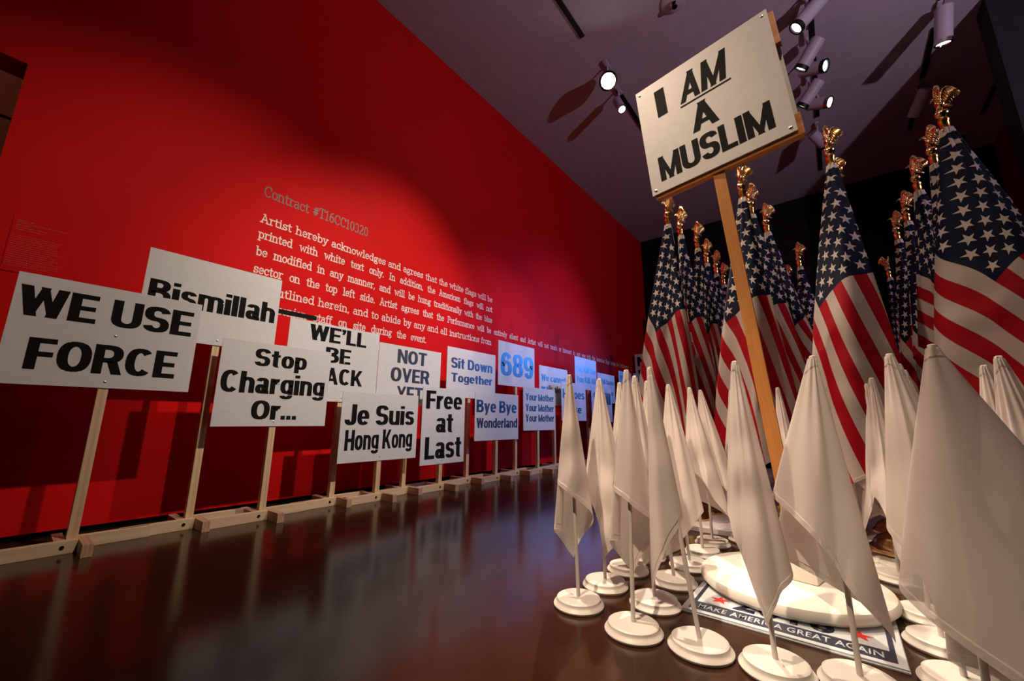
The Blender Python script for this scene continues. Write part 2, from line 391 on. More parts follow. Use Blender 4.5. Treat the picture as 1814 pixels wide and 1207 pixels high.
def block_word(s, q, parent, y=0, depth=.0006, shear=0, mat=None, matrix=None, gap=.09):
    """heavy lettering fitted into q = (x0, x1, z0, z1); every letter is a part of its own"""
    x = 0; items = []
    for ch in s:
        if ch == ' ': x += .30; continue
        a, polys = BF[ch]; items.append((ch, x, polys)); x += a + gap
    P = [(x0 + px + shear * py, py) for _, x0, pl in items for f in pl for px, py in f]
    a, b, c, d = min(p[0] for p in P), max(p[0] for p in P), min(p[1] for p in P), max(p[1] for p in P)
    kx, kz = (q[1] - q[0]) / (b - a), (q[3] - q[2]) / (d - c)
    for ch, x0, pl in items:
        bm = bmesh.new()
        for k, f in enumerate(pl):
            yy = y - depth - .00002 * (k % 4)
            cxm = sum(v_[0] for v_ in f) / len(f); f = [(v_[0] + math.copysign(.024, v_[0] - cxm), v_[1]) for v_ in f]
            P2 = [(q[0] + (x0 + px + shear * py - a) * kx, q[2] + (py - c) * kz) for px, py in f]
            fr_ = [bm.verts.new((px, yy, pz)) for px, pz in P2]; bk = [bm.verts.new((px, y, pz)) for px, pz in P2]
            bm.faces.new(fr_)
            for i in range(len(P2)):
                j = (i + 1) % len(P2); bm.faces.new((fr_[i], bk[i], bk[j], fr_[j]))
        bmesh.ops.remove_doubles(bm, verts=bm.verts, dist=1e-6)
        o = fin(bm, 'letter', mat or M['ink'], parent)
        if matrix is not None: o.matrix_local = matrix

# ================================================================== room
def wallbox(name, lo, hi, mat): return struct(fin(nbox(lo, hi), name, mat))
wallbox('floor', (-6, -3.5, -.1), (6.5, 9.3, 0), M['floor'])
wallbox('ceiling', (-6, -3.5, 5.0), (6.5, 9.3, 5.1), M['ceiling'])
WX = -3.27
# the red wall is one slab with the opening cut beside it
bm = bmesh.new(); box(bm, (WX - .18, -.25, .035), (WX, 9.2, 5.0)); box(bm, (WX - .18, -3.5, 2.545), (WX, -.25, 5.0))
struct(fin(bm, 'wall_left', M['red']))
wallbox('baseboard_left', (WX - .16, -.24, 0), (WX - .02, 9.17, .035), M['reveal'])
bm = bmesh.new(); box(bm, (-4.4, -3.5, 0), (-4.25, .6, 5)); box(bm, (-4.4, .45, 0), (WX - .18, .6, 5))
struct(fin(bm, 'wall_corridor', M['brown_wall']))
wallbox('trim_1', (-4.25, -3.5, 2.66), (-4.245, .3, 2.675), M['reveal'])
wallbox('wall_back', (WX, 9.17, 0), (3.5, 9.3, 5.0), M['black_wall'])
wallbox('wall_right', (2.5, 6.1, 0), (2.65, 9.17, 5.0), M['red_dark'])
wallbox('wall_partition', (1.75, 5.7, 0), (6.5, 6.0, 5.0), M['grey_wall'])
wallbox('wall_right_near', (6.3, -3.5, 0), (6.5, 5.7, 5.0), M['grey_wall'])
wallbox('wall_behind', (-6, -3.6, 0), (6.5, -3.5, 5.0), M['grey_wall'])

# ------------------------------------------------------------------ wall lettering in a typewriter slab face
def arc(cx, cy, rx, ry, a0, a1, n=10):
    return [(cx + rx * cos(RD(a0 + (a1 - a0) * i / n)), cy + ry * sin(RD(a0 + (a1 - a0) * i / n))) for i in range(n + 1)]
def sf(x, y, l=.11, r=.11): return [(x - l, y), (x + r, y)]
X = .66
G = {}
G['a'] = (.62, [arc(.27, X - .2, .19, .2, 150, 20, 8) + [(.46, .1)] + arc(.53, .1, .07, .1, 180, 290, 4), [(.46, .38)] + arc(.26, .19, .19, .2, 90, 270, 8) + [(.4, .05), (.46, .12)]])
G['b'] = (.66, [[(.02, 1), (.13, 1), (.13, 0)], arc(.34, X / 2, .22, X / 2, 150, -150, 14), [(.13, .0), (.13, .12)]])
G['c'] = (.58, [arc(.3, X / 2, .23, X / 2, 40, 320, 14), [(.475, .44), (.475, .6)]])
G['d'] = (.68, [[(.4, 1), (.52, 1), (.52, 0), (.64, 0)], arc(.3, X / 2, .22, X / 2, 30, 330, 14)])
G['e'] = (.6, [[(.07, .35), (.52, .35)] + arc(.3, X / 2, .22, X / 2, 5, 320, 14)])
G['f'] = (.44, [[(.18, 0), (.18, .78)] + arc(.34, .8, .16, .2, 180, 50, 6), [(.04, X), (.36, X)], sf(.18, 0, .12, .14)])
G['g'] = (.62, [arc(.26, .42, .18, .22, 0, 360, 12), [(.4, .56), (.5, .66), (.58, .64)], [(.16, .22), (.12, .1), (.42, .06)] + arc(.3, -.12, .22, .15, 50, -230, 10)])
G['h'] = (.7, [[(.02, 1), (.13, 1), (.13, 0)], arc(.33, .44, .2, .22, 160, 0, 7) + [(.53, 0)], sf(.13, 0), sf(.53, 0)])
G['i'] = (.36, [[(.05, X), (.18, X), (.18, 0)], sf(.18, 0, .14, .14), [(.18, .88), (.18, .97)]])
G['k'] = (.68, [[(.02, 1), (.13, 1), (.13, 0)], [(.13, .25), (.5, X)], [(.27, .38), (.55, 0)], sf(.13, 0), sf(.5, X, .1, .1), sf(.55, 0, .1, .1)])
G['l'] = (.36, [[(.05, 1), (.18, 1), (.18, 0)], sf(.18, 0, .14, .14)])
G['m'] = (1.0, [[(.02, X), (.13, X), (.13, 0)], arc(.305, .44, .175, .22, 160, 0, 7) + [(.48, 0)], arc(.655, .44, .175, .22, 180, 0, 7) + [(.83, 0)], sf(.13, 0), sf(.48, 0, .07, .07), sf(.83, 0)])
G['n'] = (.7, [[(.02, X), (.13, X), (.13, 0)], arc(.33, .44, .2, .22, 160, 0, 7) + [(.53, 0)], sf(.13, 0), sf(.53, 0)])
G['o'] = (.6, [arc(.3, X / 2, .23, X / 2, 0, 360, 18)])
G['p'] = (.66, [[(.02, X), (.13, X), (.13, -.3)], arc(.34, X / 2, .22, X / 2, 150, -150, 14), sf(.13, -.3)])
G['r'] = (.52, [[(.04, X), (.17, X), (.17, 0)], arc(.38, .38, .21, .27, 180, 60, 6), sf(.17, 0, .13, .15)])
G['s'] = (.54, [arc(.27, .49, .17, .17, 20, 270, 8) + arc(.27, .17, .19, .16, 88, -160, 8)[0:], [(.44, .5), (.44, .64)], [(.08, .02), (.08, .17)]])
G['t'] = (.44, [[(.18, .88), (.18, .12)] + arc(.29, .12, .11, .12, 180, 330, 5), [(.04, X), (.37, X)]])
G['u'] = (.7, [[(.02, X), (.13, X)] + arc(.32, .2, .19, .2, 180, 350, 7), [(.41, X), (.52, X), (.52, 0), (.64, 0)]])
G['v'] = (.62, [[(.1, X), (.31, 0), (.52, X)], sf(.1, X, .09, .09), sf(.52, X, .09, .09)])
G['w'] = (.9, [[(.1, X), (.27, 0), (.45, .56), (.63, 0), (.8, X)], sf(.1, X, .09, .09), sf(.8, X, .09, .09)])
G['x'] = (.62, [[(.1, X), (.52, 0)], [(.52, X), (.1, 0)], sf(.1, X, .08, .1), sf(.52, X, .1, .08), sf(.1, 0, .08, .1), sf(.52, 0, .1, .08)])
G['y'] = (.62, [[(.1, X), (.31, 0)], [(.52, X), (.26, -.18), (.12, -.3), (.04, -.24)], sf(.1, X, .09, .09), sf(.52, X, .09, .09)])
G['.'] = (.3, [[(.14, .0), (.14, .07)]]); G[','] = (.3, [[(.15, .08), (.15, 0), (.09, -.13)]])
G['A'] = (.82, [[(.12, 0), (.4, 1), (.68, 0)], [(.22, .35), (.58, .35)], sf(.12, 0), sf(.68, 0), sf(.38, 1, .12, .02)])
G['I'] = (.44, [[(.22, 0), (.22, 1)], sf(.22, 0, .14, .14), sf(.22, 1, .14, .14)])
G['P'] = (.7, [[(.15, 0), (.15, 1), (.4, 1)] + arc(.4, .73, .22, .27, 90, -90, 8) + [(.15, .46)], sf(.15, 0, .13, .15), sf(.15, 1, .13, 0)])
G['S'] = (.68, [arc(.34, .74, .22, .26, 20, 270, 9) + arc(.34, .24, .24, .24, 88, -160, 9), [(.56, .75), (.56, .97)], [(.1, .03), (.1, .25)]])
G['C'] = (.74, [arc(.4, .5, .31, .5, 45, 315, 14), [(.64, .68), (.64, .95)]])
G['T'] = (.74, [[(.06, .8), (.06, 1), (.68, 1), (.68, .8)], [(.37, 1), (.37, 0)], sf(.37, 0, .14, .14)])
G['#'] = (.7, [[(.22, .1), (.32, .9)], [(.42, .1), (.52, .9)], [(.08, .35), (.6, .35)], [(.12, .65), (.64, .65)]])
G['0'] = (.64, [arc(.32, .5, .22, .5, 0, 360, 18)])
G['1'] = (.5, [[(.08, .85), (.24, 1), (.24, 0)], sf(.24, 0, .14, .14)])
G['2'] = (.62, [arc(.3, .74, .2, .26, 160, -30, 8) + [(.08, 0), (.54, 0), (.54, .12)]])
G['3'] = (.62, [arc(.29, .75, .19, .25, 150, -90, 8) + arc(.29, .25, .22, .26, 88, -150, 9)])
G['6'] = (.62, [arc(.31, .3, .21, .3, 0, 360, 14), [(.1, .3), (.12, .6), (.24, .9), (.46, 1)]])
def ribbon(bm, pts, w, y=0.0, depth=.0012):
    pts = [Vector((p[0], 0, p[1])) for p in pts]
    P = [pts[0]]
    for p in pts[1:]:
        if (p - P[-1]).length > 1e-4: P.append(p)
    d0 = (P[1] - P[0]).normalized(); d1 = (P[-1] - P[-2]).normalized()
    closed = (P[0] - P[-1]).length < 1e-3
    if not closed: P[0] = P[0] - d0 * w * .45; P[-1] = P[-1] + d1 * w * .45
    L, R_ = [], []
    for i, p in enumerate(P):
        a = (P[i] - P[i - 1]).normalized() if i > 0 else (d1 if closed else (P[1] - P[0]).normalized())
        b = (P[i + 1] - P[i]).normalized() if i < len(P) - 1 else (d0 if closed else a)
        t_ = (a + b)
        t_ = t_.normalized() if t_.length > .2 else a
        nrm = Vector((-t_.z, 0, t_.x)); k = max(.45, nrm.dot(Vector((-a.z, 0, a.x))))
        L.append(p + nrm * w / 2 / k); R_.append(p - nrm * w / 2 / k)
    vl = [bm.verts.new((q.x, y - depth, q.z)) for q in L]; vr = [bm.verts.new((q.x, y - depth, q.z)) for q in R_]
    for i in range(len(vl) - 1): bm.faces.new((vl[i], vl[i + 1], vr[i + 1], vr[i]))
def slab_line(s, x0, x1, z, cap, w, justify=True):
    """one typewriter line in XZ, between x0 and x1"""
    SP = .42; words = s.split(' ')
    adv = lambda wd: sum(G[ch][0] for ch in wd)
    nat = sum(adv(q) for q in words)
    # horizontal scale of the glyphs; what remains goes into the word spaces
    sx = cap * .92
    gap = (x1 - x0 - nat * sx) / max(1, len(words) - 1)
    if gap < .30 * cap or gap > .95 * cap or not justify:
        sx = (x1 - x0) / (nat + SP * (len(words) - 1)); gap = SP * sx
    bm = bmesh.new(); x = x0; k = 0
    for q in words:
        for ch in q:
            a, strokes = G[ch]
            for st in strokes:
                k += 1
                ribbon(bm, [(x + px * sx, z + py * cap) for px, py in st], w, 0, .0010 + .00004 * (k % 5))
            x += a * sx
        x += gap
    r = bmesh.ops.extrude_face_region(bm, geom=bm.faces[:])
    for g in r['geom']:
        if isinstance(g, bmesh.types.BMVert): g.co.y = 0
    return bm
contract = thing('wall_text', 'white typewriter lettering in long lines across the red wall', 'lettering', (WX, 0, 0), pi / 2)
LINES = [("Artist hereby acknowledges and agrees that the white flags will be", .968, 3.655, 2.105),
         ("printed with white text only. In addition, the American flags will not", .968, 3.655, 1.975),
         ("be modified in any manner, and will be hung traditionally with the blue", .968, 3.655, 1.835),
         ("sector on the top left side. Artist agrees that the Performance will be entirely silent and Artist will not touch or interact in any way with the American flags during the Performance.", .968, 7.98, 1.695),
         ("as outlined herein, and to abide by any and all instructions from", .985, 3.65, 1.548),
         ("Smithsonian staff on site during the event.", .968, 2.625, 1.412)]
for s, a, b, z in LINES:
    fin(slab_line(s, a, b, z, .068, .0086), 'lettering', M['wall_white'], contract)['kind'] = 'stuff'
tt = fin(slab_line("Contract #T16CC10320", .966, 1.865, 2.325, .086, .0085), 'heading', M['wall_grey'], contract)
tt['kind'] = 'stuff'; tt['label'] = 'faint grey heading line'
bar = fin(nbox((.95, -.0035, 1.405 + .014), (1.468, 0, 1.405 + .05)), 'black_bar', M['wall_black'], contract)
bar['label'] = 'black bar struck through the first word of the last line'

# small museum label, red on red
wl = thing('wall_label', 'small red label of faint text mounted high at the left end of the red wall', 'label', (WX, 0, 0), pi / 2)
fin(nbox((-.155, -.004, 1.362), (.05, 0, 1.665), .0008), 'panel', M['red'], wl)
rows = ["Anida Yoeu Ali", "Performance Agreement, The Red Chador", "series, 2021", "Cut vinyl text on red wall", "Courtesy of Studio Revolt"]
zz = 1.650
for i, s in enumerate(rows):
    wd = .0046 * len(s) * (1.05 if i == 1 else .9)
    lettering(s, (-.142, -.142 + wd, zz - .0075, zz), wl, y=-.004, mat=M['label_txt'], off=.012 if i == 1 else 0, res=1, depth=.0004)
    zz -= .0125
zz = 1.565
body = ["Ali created this artistic artwork by using", "the redacted artist agreement originally", "required for The Red Chador: Threshold,", "to be performed in Washington, D.C. The", "agreement is an example of institutional", "control and attempted censoring because it", "contractually obligated Ali to neither touch", "nor interact with the American flags", "in fact this agreement follows two other", "versions in which Ali's originally proposed", "performances were rejected. The artwork", "details and visibly emphasizes the challenges", "institutions and their context art face with", "practices and their curators of this freedom", "of expression, when living in America."]
for s in body:
    lettering(s, (-.148, -.148 + .0042 * len(s), zz - .0062, zz), wl, y=-.004, mat=M['label_txt'], off=0, res=1, depth=.0004)
    zz -= .0118

# ================================================================== ceiling things
TR = [(-1.755, 1.0, 3.47, 'black track slot nearest the red wall, the stretch above the bright lamp'), (-1.755, 4.42, 6.4, 'black track slot nearest the red wall, the stretch beyond the bright lamp'),
      (.325, 4.2, 6.7, 'black track slot behind the two crossed pairs of spotlights'), (.325, 7.1, 8.3, 'short black track slot beyond the crossed spotlights, ending above a gold eagle'),
      (1.41, 5.2, 5.62, 'short black track slot at the top edge above the single lit spotlight'), (1.41, 5.85, 6.72, 'black track slot between the lit and the unlit spotlight at right'), (1.41, 7.3, 7.9, 'short black track slot beyond the unlit spotlight at right'),
      (2.183, 5.6, 8.1, 'black track slot at the far right beside the dark partition')]
for x, a, b, lb in TR:
    tag(fin(nbox((x - .026, a, 4.985), (x + .026, b, 5.0)), 'track_slot', M['black']), lb, 'light track', 'ceiling track slots')

def fixture(x, y, dirv, lb, lens='lens', L=.30, R_=.072, z=4.74, rim='black'):
    """white cylindrical spotlight hung from the track at (x, y) and aimed along dirv"""
    th = thing('track_spotlight', lb, 'spotlight', (x, y, 5.0), 0, 'track spotlights')
    bm = bmesh.new(); box(bm, (-.022, -.09, -.035), (.022, .09, -.01), .003); fin(bm, 'adapter', M['fixture'], th)
    bm = bmesh.new(); tube(bm, [(0, 0, -.03), (0, 0, z - 5 + .05)], .011, 10)
    box(bm, (-.018, -.03, z - 5 + .01), (.018, .03, z - 5 + .075), .004); fin(bm, 'arm', M['fixture'], th)
    d = Vector(dirv).normalized(); q = d.to_track_quat('Z', 'Y').to_euler()
    base = (0, 0, z - 5)
    P = [(0, -L / 2 - .006), (R_ * .94, -L / 2 - .006), (R_, -L / 2), (R_, L / 2), (R_ * .9, L / 2), (R_ * .9, L / 2 - .03), (0, L / 2 - .03)]
    fin(lathe(bmesh.new(), P, 32), 'housing', M['fixture'], th, True, base, q)
    fin(lathe(bmesh.new(), [(R_ * 1.02, L / 2 - .035), (R_ * 1.04, L / 2 + .004), (R_ * .80, L / 2 + .004), (R_ * .72, L / 2 - .018), (R_ * .99, L / 2 - .03)], 32), 'rim', M[rim], th, True, base, q)
    fin(lathe(bmesh.new(), [(R_ * .76, L / 2 - .012), (R_ * .4, L / 2 - .006), (0, L / 2 - .004)], 24), 'lens', M[lens], th, True, base, q)
    return th
fixture(.29, 4.50, (-.62, -.12, -.62), 'white track spotlight cut by the top edge, right of the big placard', L=.34)
fixture(.27, 5.08, (-.62, .25, -.70), 'white track spotlight aimed down left, upper one of the middle pair')
fixture(.30, 5.34, (.78, -.30, -.45), 'white track spotlight aimed down right with black rim, upper middle pair', L=.26)
fixture(.25, 5.78, (-.62, .25, -.62), 'white track spotlight aimed left, barely lit lens, lower pair', 'lens_dim')
fixture(.33, 6.04, (.70, -.25, -.45), 'white track spotlight aimed right, lower of the crossed spotlights', 'lens', L=.26, rim='reflector')
fixture(.31, 6.90, (.5, .7, -.6), 'unlit white track spotlight just above a gold eagle, beyond the crossed ones', 'reflector', L=.28)
fixture(-1.69, 3.98, (.42, -.98, -1.0), 'dazzling round spotlight shining towards the viewer beside the red wall', 'lens_hot', L=.22, R_=.105, rim='reflector')
fixture(-1.74, 4.42, (.5, -.3, -1.3), 'small lit spotlight just beyond the dazzling one', 'lens', L=.24, R_=.055, rim='reflector')
fixture(1.40, 5.55, (-.10, .25, -.85), 'single lit white spotlight at upper right hanging from its track', L=.36, rim='reflector')
fixture(1.37, 6.85, (-.30, .55, -.5), 'unlit white spotlight at right below the single lit one', 'black', L=.32, rim='fixture')
fixture(-.98, 5.0, (.3, .7, -.5), 'unlit white spotlight peeking out below the big placard', 'black', L=.24, R_=.06)
dt = thing('smoke_detector', 'round ceiling detector at the top edge left of the big placard', 'detector', (-.803, 3.72, 5.0))
fin(lathe(bmesh.new(), [(.13, 0), (.13, -.012), (.115, -.022), (.06, -.026), (0, -.026)], 36), 'plate', M['fixture'], dt, True)
fin(lathe(bmesh.new(), [(.04, -.026), (.045, -.055), (.03, -.085), (0, -.09)], 24), 'sensor', M['reflector'], dt, True)
dt = thing('ceiling_camera', 'dark dome on the ceiling in the far right corner', 'camera', (2.012, 8.6, 5.0))
fin(lathe(bmesh.new(), [(.13, 0), (.13, -.02), (.11, -.03), (0, -.03)], 32), 'plate', M['fixture'], dt, True)
fin(lathe(bmesh.new(), [(.085, -.03), (.08, -.07), (.05, -.10), (0, -.112)], 24), 'dome', M['black'], dt, True)

# ================================================================== letter on the far wall
wt = thing('wall_letter', 'single pale letter on the dark back wall between two flag stacks', 'lettering', (.80, 9.17, 0))
lettering('A', (-.055, .055, 2.55, 2.72), wt, 0, M['wall_white'], off=.01)

# ================================================================== picket signs along the red wall
BOARDS = [
('we use force', -2.86, [-0.079, 0.613, 0.76, 1.276], 0.273, [('WE USE', [-0.06, 0.578, 1.076, 1.219]), ('FORCE', [0.002, 0.535, 0.83, 0.978])]),
('stop', -2.86, [0.741, 1.42, 0.567, 1.1], 1.08, [('Stop', [0.928, 1.248, 0.923, 1.062]), ('Charging', [0.762, 1.388, 0.743, 0.908]), ('Or...', [0.945, 1.214, 0.609, 0.73])]),
('je suis', -2.86, [1.536, 2.237, 0.297, 0.823], 1.887, [('Je Suis', [1.57, 2.196, 0.571, 0.728]), ('Hong Kong', [1.584, 2.189, 0.353, 0.536])]),
('free', -2.86, [2.285, 2.812, 0.224, 0.909], 2.529, [('Free', [2.33, 2.768, 0.714, 0.879]), ('at', [2.455, 2.657, 0.502, 0.67]), ('Last', [2.337, 2.77, 0.272, 0.464])]),
('bye', -2.86, [2.955, 3.673, 0.41, 0.905], 3.306, [('Bye Bye', [2.981, 3.638, 0.67, 0.825]), ('Wonderland', [2.985, 3.651, 0.537, 0.64])]),
('mother', -2.86, [3.77, 4.459, 0.501, 1.014], 4.081, [('Your Mother', [3.815, 4.427, 0.856, 0.941]), ('Your Mother', [3.814, 4.423, 0.727, 0.814]), ('Your Mother', [3.814, 4.428, 0.605, 0.691])]),
('heroes', -2.86, [4.622, 5.30, 0.619, 1.145], 5.0, [('Heroes', [4.659, 5.253, 0.924, 1.046]), ('Rise', [4.785, 5.156, 0.722, 0.83])]),
('still', -2.86, [5.48, 6.19, 0.605, 1.143], 5.788, [('Still', [5.552, 6.135, 0.878, 1.062])]),
('peace', -2.86, [6.394, 7.035, 0.537, 0.97], 6.644, [('Peace', [6.402, 7.014, 0.746, 0.848])]),
('bismillah', -2.955, [0.353, 1.061, 1.060, 1.58], 0.735, [('Bismillah', [0.381, 1.038, 1.262, 1.40])]),
('well be back', -2.955, [1.145, 1.869, 0.746, 1.329], 1.573, [('WE\u2019LL', [1.291, 1.747, 1.192, 1.311]), ('BE', [1.425, 1.622, 1.038, 1.155]), ('BACK', [1.341, 1.737, 0.874, 1.0])]),
('not over', -2.955, [1.873, 2.56, 0.742, 1.264], 2.204, [('NOT', [2.064, 2.383, 1.108, 1.232]), ('OVER', [2.005, 2.425, 0.942, 1.067]), ('YET', [2.076, 2.354, 0.774, 0.905])]),
('sit down', -2.955, [2.641, 3.371, 0.84, 1.345], 2.968, [('Sit Down', [2.699, 3.316, 1.134, 1.242]), ('Together', [2.706, 3.319, 0.975, 1.085])]),
('689', -2.955, [3.42, 4.134, 1.016, 1.535], 3.763, [('689', [3.471, 4.101, 1.13, 1.407])]),
('cannot', -2.955, [4.239, 4.95, 0.823, 1.335], 4.605, [('We cannot', [4.288, 4.90, 1.133, 1.223]), ('walk alone', [4.285, 4.90, 0.991, 1.084])]),
('kill', -2.955, [5.168, 5.86, 1.089, 1.577], 5.568, [('You Kill One', [5.194, 5.84, 1.352, 1.442]), ('You Kill All', [5.207, 5.816, 1.191, 1.285])]),
('i still have', -2.955, [5.894, 6.54, 0.918, 1.398], 6.139, [('I still have', [5.907, 6.50, 1.224, 1.307]), ('a dream', [5.95, 6.46, 1.041, 1.127])]),
('we will', -2.955, [6.731, 7.30, 1.001, 1.515], 6.878, [('We will', [6.778, 7.256, 1.361, 1.437]), ('never', [6.77, 7.233, 1.21, 1.29]), ('STOP', [6.778, 7.214, 1.062, 1.15])]),
('dont', -2.955, [7.427, 7.95, 1.063, 1.534], 7.562, [('Don\u2019t', [7.50, 7.90, 1.379, 1.469]), ('&', [7.609, 7.77, 1.232, 1.311]), ('Back', [7.48, 7.88, 1.081, 1.157])]),
]
SAY = {'we use force': 'two lines of heavy capitals, nearest on the left of the red wall', 'stop': 'three lines, the last ending in three dots, on a pine post', 'je suis': 'two black lines naming a city, hanging low in the row',
 'free': 'three short words on a narrow upright board', 'bye': 'a doubled word over one long word', 'mother': 'the same blue line printed three times', 'heroes': 'bluish text half hidden behind the leftmost white flag',
 'still': 'large bluish letters seen between two white flag tips', 'peace': 'two black letters showing low behind a white flag',
 'bismillah': 'one long word, highest board at the left end of the wall', 'well be back': 'three lines and an apostrophe, its lower left corner covered', 'not over': 'three lines of capitals, the last covered by the narrow board',
 'sit down': 'two dark blue lines, above the doubled word board', '689': 'three huge blue numerals', 'cannot': 'a blue line over a black line, behind the tripled one', 'kill': 'two pale blue lines, highest of the far boards',
 'i still have': 'a pale blue line beginning with the letter I', 'we will': 'three narrow stacked blue lines near the far end', 'dont': 'an ampersand on its middle line, farthest along the red wall'}

def legs(th, cx, cy, s=1):
    """four pinwheel feet lapped round a 38 mm post; local frame: X along the wall, -Y towards the room"""
    h, w_ = .056, .038; p = .0195
    Ls, Lc = .29, .20
    # front long foot (to the left), right cross foot (to the front), back long foot (to the right), left cross foot (to the back)
    fin(nbox((cx - Ls, cy - p - w_ + .001, 0), (cx + p, cy - p - .0005, h), .002), 'foot', M['pine_x'], th)
    fin(nbox((cx + p + .0005, cy - Lc, 0), (cx + p + w_, cy + p, h), .002), 'foot', M['pine_y'], th)
    fin(nbox((cx - p, cy + p + .0005, 0), (cx + Ls, cy + p + w_, h), .002), 'foot', M['pine_x'], th)
    fin(nbox((cx - p - w_, cy - p, 0), (cx - p - .0005, cy + Lc - .03, h), .002), 'foot', M['pine_y'], th)
    bm = bmesh.new(); tube(bm, [(cx - .03, cy - p - w_ - .002, .03), (cx - .03, cy - p - w_ + .004, .03)], .008, 12)
    fin(bm, 'bolt', M['bolt'], th)
def screw(th, x, y, z, r=.006):
    bm = lathe(bmesh.new(), [(0, .002), (r * .5, .0018), (r, 0)], 12)
    fin(bm, 'screw', M['screw'], th, True, (x, y, z), (pi / 2, 0, 0))

def picket(key, X_, b, py, lines, off):
    y0, y1, z0, z1 = b
    lb = 'white placard on a pine post along the red wall: ' + SAY[key]
    th = thing('picket_sign', 'white placard with ' + SAY[key], 'sign', (X_, py, 0), pi / 2, 'picket signs standing along the red wall')
    fin(nbox((y0 - py, 0, z0), (y1 - py, .0048, z1), .0006), 'board', M['board'], th)
    for s, q in lines: block_word(s, (q[0] - py, q[1] - py, q[2], q[3]), th, mat=M['ink' if b[0] > 1.86 and key != 'free' else 'ink_matte'])  # gloss picked by position, so only far letters catch the blue spots
    pz = .045
    fin(nbox((-.019, .0055, 0), (.019, .0435, z1 - .04), .0015), 'post', M['pine'], th)
    legs(th, 0, .0245)
    screw(th, 0, -.0002, z0 + .03); screw(th, .004, -.0002, (z0 + z1) / 2 + .01)
    return th
def offs(s, asp): return .034 if s.upper() == s else .030
for kx, X_, b, py, ln in BOARDS: picket(kx, X_, b, py, ln, offs)
# last placards, turned to face down the room in the far left corner
def corner_sign(x, y, w_, z0, z1, lines, lb, rz=0):
    th = thing('picket_sign', lb, 'sign', (x, y, 0), rz, 'picket signs in the far corner')
    fin(nbox((-w_ / 2, 0, z0), (w_ / 2, .005, z1), .0006), 'board', M['board'], th)
    for s, q in lines: block_word(s, q, th, mat=M['ink_matte'])
    fin(nbox((-.019, .006, 0), (.019, .044, z1 - .05), .0015), 'post', M['pine'], th); legs(th, 0, .025)
corner_sign(-2.92, 8.15, .56, 1.30, 2.02, [('Na', (-.22, .10, 1.76, 1.96)), ('WO', (-.22, .20, 1.50, 1.68))], 'white placard with large black letters facing down the room beside the leftmost American flag')
corner_sign(-2.66, 8.62, .56, 2.15, 2.98, [], 'plain edge of a tall white placard peeking out left of the first American flag')

# ================================================================== placard stand in the middle: disc, socket, post, boards
DC = Vector((-.205, 1.865, 0)); DR = .292
# campaign placards lying under the disc
pc = thing('yard_sign', 'blue and white corrugated campaign placard lying flat under the white disc', 'placard', (-.205, 1.47, 0))
fin(nbox((-.27, 0, .0005), (.27, .62, .0045), .0005), 'sheet', M['pwhite'], pc)
fin(nbox((-.268, .004, .0050), (.268, .624, .0090), .0005), 'sheet', M['pwhite'], pc)
Zt = .0091
def flat(bm, lo, hi): return box(bm, (lo[0], lo[1], Zt - .0004), (hi[0], hi[1], Zt + .0005))
bm = bmesh.new(); flat(bm, (-.25, .022), (.25, .085)); flat(bm, (-.25, .085), (-.238, .60)); flat(bm, (.238, .085), (.25, .60)); flat(bm, (-.25, .588), (.25, .60))
fin(bm, 'navy_border', M['navy'], pc)
def flat_text(s, x0, x1, y0, y1, z, mat, name='lettering', off=.02):
    bm = text_mesh(s, x0, x1, y0, y1, off=off, depth=.0005)
    for v in bm.verts: v.co = Vector((v.co.x, v.co.z, z - v.co.y))
    o = fin(bm, name, mat, pc)
    if len(s) > 4: o['kind'] = 'stuff'
    return o
flat_text('MAKE AMERICA GREAT AGAIN', -.225, .225, .036, .070, Zt + .0006, M['pwhite'], off=.012)
flat_text('2016', -.135, .125, .095, .215, Zt + .0001, M['navy'], off=.03)
bm = bmesh.new()
for cx in (-.18, .18):
    vs = [bm.verts.new((cx + (.032 if i % 2 == 0 else .013) * sin(i * pi / 5), .14 + (.032 if i % 2 == 0 else .013) * cos(i * pi / 5), Zt + .0006)) for i in range(10)]
    c0 = bm.verts.new((cx, .14, Zt + .0006))
    for i in range(10): bm.faces.new((vs[i], vs[(i + 1) % 10], c0))
flat(bm, (.02, .215), (.18, .228))
fin(bm, 'red_stars', M['pred'], pc)

st = thing('placard_stand', 'tall leaning placard on orange oak post rising from a round white foot', 'sign', (DC.x, DC.y, 0))
zb = .0105
fin(lathe(bmesh.new(), [(0, zb), (DR - .03, zb), (DR - .012, zb + .004), (DR, zb + .016), (DR + .001, zb + .028), (DR - .006, zb + .040), (DR - .022, zb + .047), (0, zb + .048)], 72), 'foot_disc', M['white_disc'], st, True)
# white socket with chamfered toe
bm = nbox((-.055, -.055, zb + .0485), (.055, .055, .245), .006)
so = fin(bm, 'socket', M['white_disc'], st, True, (.045, .0, 0))
so.rotation_euler.z = RD(-12)
# post leans slightly
foot = Vector((-.165, 1.835, .10)); head = Vector((-.297, 1.835, 1.98)) 
d = (head - foot)
pm = bmesh.new(); box(pm, (-.024, -.012, 0), (.024, .012, d.length), .002)
po = fin(pm, 'post', M['oak'], st)
po.location = foot - Vector((DC.x, DC.y, 0)); po.rotation_euler = d.to_track_quat('Z', 'Y').to_euler()
po.rotation_euler = Matrix((Vector((0, 1, 0)).cross(d).normalized(), d.cross(Vector((0, 1, 0)).cross(d)).normalized(), d.normalized())).transposed().to_euler()
